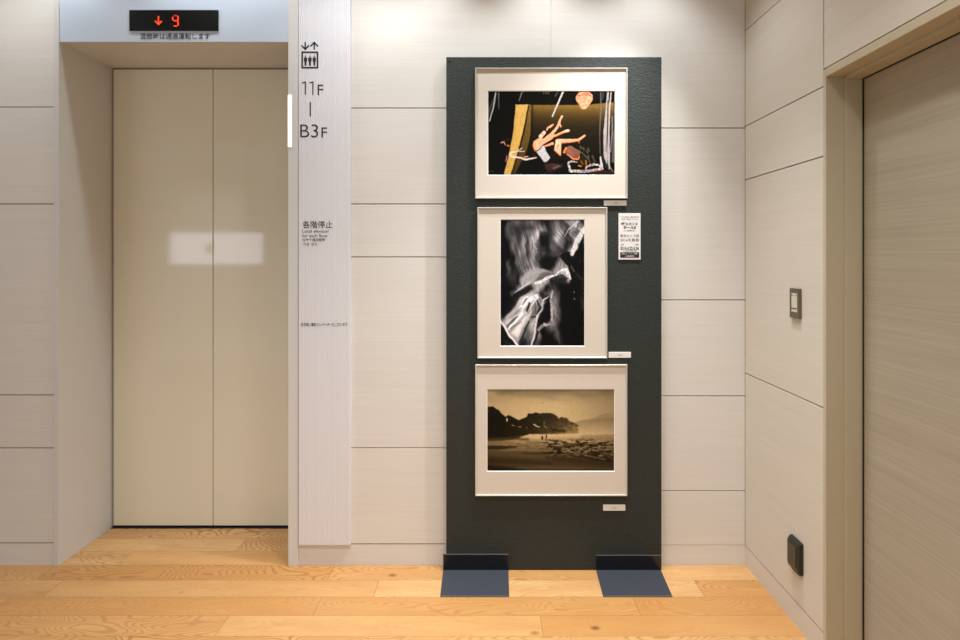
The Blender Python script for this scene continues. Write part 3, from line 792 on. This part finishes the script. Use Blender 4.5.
    # two bathers
    for u, v, k_ in ((421, 378, 1.), (450, 368, .7)):
        c.stroke(Gd((u, v - 12), (u, v + 12)), [1 * k_, 1.6 * k_], (20, 14, 8), 1, .3); c.stroke(Gd((u - 7 * k_, v - 6), (u + 8 * k_, v + 4)), .9 * k_, (20, 14, 8), 1, .3); c.stroke(Gd((u, v + 18), (u, v + 34)), .7, (90, 66, 34), .6, .4)
    warp(c, .3, 1.5, 67)
    c.grain(1., 1.6, .03, 23)
    c.a = c.a * np.array([1.04, 1.09, 1.22]) * (1 - .3 * np.clip((c.py - 438) / 16, 0, 1))[..., None]
    vg = 1 - .12 * np.clip(np.abs(c.px - 551) / 63, 0, 1) ** 2
    c.a *= vg[..., None]
    return c


PRINT_GAIN = 1.0


def print_mesh(c, y, x0, x1, z0, z1):
    h, w = c.h, c.w
    xs_ = np.linspace(x0, x1, w); zs_ = np.linspace(z1, z0, h)
    gx, gz = np.meshgrid(xs_, zs_)
    co = np.stack([gx, np.full_like(gx, y), gz], -1).reshape(-1, 3).astype(np.float32)
    i = np.arange(h * w).reshape(h, w)
    q = np.stack([i[1:, :-1], i[1:, 1:], i[:-1, 1:], i[:-1, :-1]], -1).reshape(-1, 4).astype(np.int32)
    me = bpy.data.meshes.new('print'); nf = len(q)
    me.vertices.add(h * w); me.vertices.foreach_set('co', co.ravel())
    me.loops.add(nf * 4); me.loops.foreach_set('vertex_index', q.ravel())
    me.polygons.add(nf); me.polygons.foreach_set('loop_start', np.arange(0, nf * 4, 4, dtype=np.int32))
    me.update(calc_edges=True)
    a = np.clip(c.a, 0, 255) / 255.
    l = np.where(a <= .04045, a / 12.92, ((a + .055) / 1.055) ** 2.4) * PRINT_GAIN
    at = me.color_attributes.new('Col', 'FLOAT_COLOR', 'POINT')
    at.data.foreach_set('color', np.concatenate([np.clip(l, 0, 1).reshape(-1, 3), np.ones((h * w, 1))], 1).astype(np.float32).ravel())
    return me


YFR = YF - .016      # frame front
frames = (
    ('framed_photograph', 'cream-matted framed photograph of a leaping dancer, topmost on the board', (475.2, 627.6, 67.6, 198.4), (488.2, 614.8, 91.2, 174.8), paint_dancer),
    ('framed_photograph', 'cream-matted framed black-and-white photograph of folded canyon rock, upright format', (477.4, 607.4, 207.2, 358.4), (500.6, 584.4, 219.8, 345.8), paint_canyon),
    ('framed_photograph', 'cream-matted framed golden photograph of a misty beach, lowest on the board', (475.2, 627.4, 364.8, 496.2), (487.4, 614.2, 389.6, 471.), paint_beach),
)
for nm, lb, o_, i_, fn in frames:
    y = YFR
    x0, x1, z0, z1 = X(o_[0], y), X(o_[1], y), Z(o_[3], y), Z(o_[2], y)
    r = thing(nm, lb, 'picture', ((x0 + x1) / 2, YF, z0), 'framed photographs on the display board')
    t = .0055
    obj('frame', MB().ring([(0, YF - .001), (0, y + .0008), (.0008, y), (t - .001, y), (t, y + .001), (t, y + .009), (t, YF - .001)], x0, x1, z0, z1), M['frame'], r)
    ym = y + .007
    a0, a1, b0, b1 = X(i_[0], ym), X(i_[1], ym), Z(i_[3], ym), Z(i_[2], ym)
    mt = MB(); bv = .0028
    bm_ = mt.bm
    def loop(xa, xb, za, zb, yy): return [bm_.verts.new(p) for p in ((xa, yy, za), (xb, yy, za), (xb, yy, zb), (xa, yy, zb))]
    l1 = loop(x0 + t * .8, x1 - t * .8, z0 + t * .8, z1 - t * .8, ym); l2 = loop(a0 - bv, a1 + bv, b0 - bv, b1 + bv, ym)
    for k in range(4): bm_.faces.new((l1[k], l1[(k + 1) % 4], l2[(k + 1) % 4], l2[k]))
    mto = obj('mat', mt, M['mat'], r)
    obj('mat_bevel', MB().ring([(0, ym), (bv, ym + .0025), (bv, ym + .003), (0, ym + .001)], a0 - bv, a1 + bv, b0 - bv, b1 + bv), M['bevel'], mto)
    cvs = fn()
    link('print', print_mesh(cvs, ym + .0024, a0, a1, b0, b1), M['print'], r)

# caption labels beside the frames
cap = (
    ((604., 626.6, 200.4, 205.6), 'small blank-looking white caption strip under the dancer photograph'),
    ((608.6, 631., 352.2, 357.8), 'small white caption strip beside the lower corner of the canyon photograph'),
    ((603.2, 625.4, 505., 510.8), 'small white caption strip below the beach photograph'),
)
for (a, b, c_, d_), lb in cap:
    y = YF - .006
    x0, x1, z0, z1 = X(a, y), X(b, y), Z(d_, y), Z(c_, y)
    r = thing('caption_label', lb, 'label', ((x0 + x1) / 2, YF, z0), 'caption strips on the display board')
    obj('label_holder', MB().box(x0, x1, y, YF, z0, z1), M['white'], r, bevel=.0008)
    mk = MB(); cxm = (x0 + x1) / 2; czm = (z0 + z1) / 2
    for k, w_ in ((-.0075, .006), (.0005, .005), (.007, .004)):
        mk.box(cxm + k, cxm + k + w_, y - .0006, y, czm - .0012, czm + .0012)
    obj('lettering', mk, M['ink_grey'], r)

# notice card
y = YF - .0046
nx0, nx1, nz0, nz1 = X(618.6, y), X(640.6, y), Z(259.6, y), Z(213.2, y)
nc = thing('notice_card', 'narrow white notice card with black Japanese text right of the canyon photograph', 'sign', ((nx0 + nx1) / 2, YF, nz0))
obj('card', MB().box(nx0, nx1, y, YF - .0006, nz0, nz1), M['card'], nc, bevel=.0006)
yt = y - .0007
bb2 = MB().box(X(620.2, yt), X(639.2, yt), yt, y, Z(257.6, yt), Z(252.2, yt))
obj('black_band', bb2, M['ink'], nc)
for body, a, b, c_, d_, mm, bo in (
    ('こちらの展示は一部の作品です', 620.4, 638.8, 216.2, 217.8, 'ink', .008), ('写真展の会場はこちらです', 621, 638, 218.6, 220., 'ink', .0),
    ('9階ヒカリエ', 621., 637.8, 222.2, 225.2, 'ink', .03), ('ホールB', 623.4, 636., 225.8, 228.8, 'ink', .03), ('(入場無料)', 623.4, 635.6, 230., 231.4, 'ink', .008),
    ('東京カメラ部', 620.2, 639, 234.2, 237.2, 'ink', 0.), ('2016写真展', 620.2, 639, 238.4, 241.4, 'ink', 0.), ('会期', 621, 623.6, 243.8, 245.2, 'ink', .008), ('時間', 635.4, 638.2, 243.8, 245.2, 'ink', .008),
    ('2016.4.23-5.26', 620.4, 638.8, 246.6, 249.8, 'ink', .02), ('11:00-20:00', 623.4, 636.4, 250.2, 251.4, 'ink', .008)):
    letter(body, a, b, c_, d_, yt, M[mm], nc, bold=bo)
for body, a, b, c_, d_ in (('会場はエレベーターで9階へ', 621.4, 638, 252.9, 254.6), ('入場無料', 625, 634.4, 255.3, 257.1)):
    letter(body, a, b, c_, d_, yt - .0007, M['card'], nc, label='white lettering on the black band')

# ------------------------------------------------------------------ right wall fittings
sy0, sy1, sz0, sz1 = -.372, -.434, 1.224, 1.342
sw = thing('light_switch', 'grey-brown wall switch plate with frosted insert', 'switch', (XR, (sy0 + sy1) / 2, sz0))
swp = MB()
swp.box(XR - .011, XR, sy1, sy0, sz0, sz1)
obj('plate', swp, M['plate'], sw, bevel=.0015)
rk = obj('rocker', MB().box(XR - .0125, XR - .010, sy1 + .011, sy0 - .0145, sz0 + .024, sz1 - .02), M['insert'], sw, bevel=.001)
rk['label'] = 'pale frosted insert'
for yy in (sy0 - .020, sy1 + .017):
    obj('screw', MB().box(XR - .0132, XR - .0124, yy - .003, yy + .003, sz1 - .03, sz1 - .024), M['plate'], rk)
obj('insert_bar', MB().box(XR - .0132, XR - .0124, sy1 + .0125, sy0 - .016, sz0 + .036, sz0 + .041), M['plate'], rk)

oy0, oy1, oz0, oz1 = -.370, -.446, .219, .352
ot = thing('outlet_cover', 'dark bronze weatherproof outlet cover low on the side wall', 'outlet', (XR, (oy0 + oy1) / 2, oz0))
obj('back_plate', MB().prism([(oy0, oz0 + .012), (oy0 - .012, oz0), (oy1 + .012, oz0), (oy1, oz0 + .012), (oy1, oz1 - .004), (oy1 + .004, oz1), (oy0 - .004, oz1), (oy0, oz1 - .004)], 'x', XR - .009, XR), M['outlet'], ot, bevel=.001)
m_ = MB()
# hood: profile in x-z, swept along y
m_.prism([(XR - .007, oz0 + .006), (XR - .019, oz0 + .014), (XR - .022, oz0 + .03), (XR - .022, oz1 - .018), (XR - .014, oz1 - .002), (XR - .007, oz1 - .002)], 'y', oy1 + .003, oy0 - .003)
obj('hood', m_, M['outlet'], ot, bevel=.003)
obj('lid', MB().box(XR - .0245, XR - .0215, oy1 + .013, oy0 - .012, oz0 + .030, oz1 - .022), M['outlet_lid'], ot, bevel=.0012)

# lit sign on the far side of the lobby (seen mirrored in the elevator doors)
ls = thing('lightbox_sign', 'white lit sign box hanging in the hall opposite the elevator', 'sign', (-3.77, YB, 1.35))
obj('hanger', MB().box(-4.2, -4.17, YB + .02, YB + .05, 1.8, CEIL), M['steel'], ls)
obj('hanger', MB().box(-3.35, -3.32, YB + .02, YB + .05, 1.8, CEIL), M['steel'], ls)
obj('sign_case', MB().box(-4.43, -3.11, YB, YB + .06, 1.36, 1.83), M['steel'], ls)
obj('lit_face', MB().box(-4.41, -3.13, YB + .058, YB + .066, 1.38, 1.81), M['signlit'], ls)
dk = bpy.data.meshes
em = MB().tube((-3.85, 1.60), .07, 'y', YB + .066, YB + .068, 20)
obj('emblem', em, M['signink'], ls)

# ------------------------------------------------------------------ light
def spot(x, y, z, energy, half, color=(1, .97, .93), tilt=(0, 0), blend=1., radius=.03):
    l = bpy.data.lights.new('downlight', 'SPOT'); l.energy = energy; l.spot_size = math.radians(half * 2); l.spot_blend = blend
    l.color = color; l.shadow_soft_size = radius
    o = bpy.data.objects.new('downlight', l); col.objects.link(o); o.location = (x, y, z)
    o.rotation_euler = (math.radians(tilt[0]), math.radians(tilt[1]), 0)
    return o


cool = (.84, .93, 1.)
neut = (.97, .98, 1.)
wash = (.9, .95, 1.)
for x, e in ((-2.9, 4), (-2.36, 12), (-.62, 23), (-.28, 25), (.27, 28), (.75, 24)):
    spot(x, -.30, 3.08, e, 50, wash, blend=.8)
for x, e in ((-2.36, 8), (-.62, 30), (-.28, 30), (.27, 36)):
    spot(x, -.42, 3.08, e, 32, neut)
spot(.80, -.42, 3.08, 190, 36, neut, tilt=(0, 13))
for x in (-2.0, -1.44, -1.05):
    spot(x, -.115, 3.08, 21, 50, cool)
for x, e in ((-2.0, 34), (-.4, 108), (.55, 124)):
    spot(x, -1.5, 3.08, e, 58, neut, radius=.08)
w = bpy.data.worlds.new('World'); scene.world = w; w.use_nodes = True
bg = w.node_tree.nodes['Background']; bg.inputs[0].default_value = (.93, .96, 1, 1); bg.inputs[1].default_value = .52

# ------------------------------------------------------------------ camera
cam = bpy.data.cameras.new('camera'); cam.sensor_width = 36; cam.lens = 36 * F / 960
cam.shift_x = -(CX - 480) / 960; cam.shift_y = -(320 - CY) / 960
cam.clip_start = .05
co = bpy.data.objects.new('camera', cam); col.objects.link(co)
co.location = (0, -D, H); co.rotation_euler = (math.pi / 2, 0, 0)
scene.camera = co
scene.view_settings.view_transform = 'Standard'
scene.view_settings.look = 'None'
scene.view_settings.exposure = .13
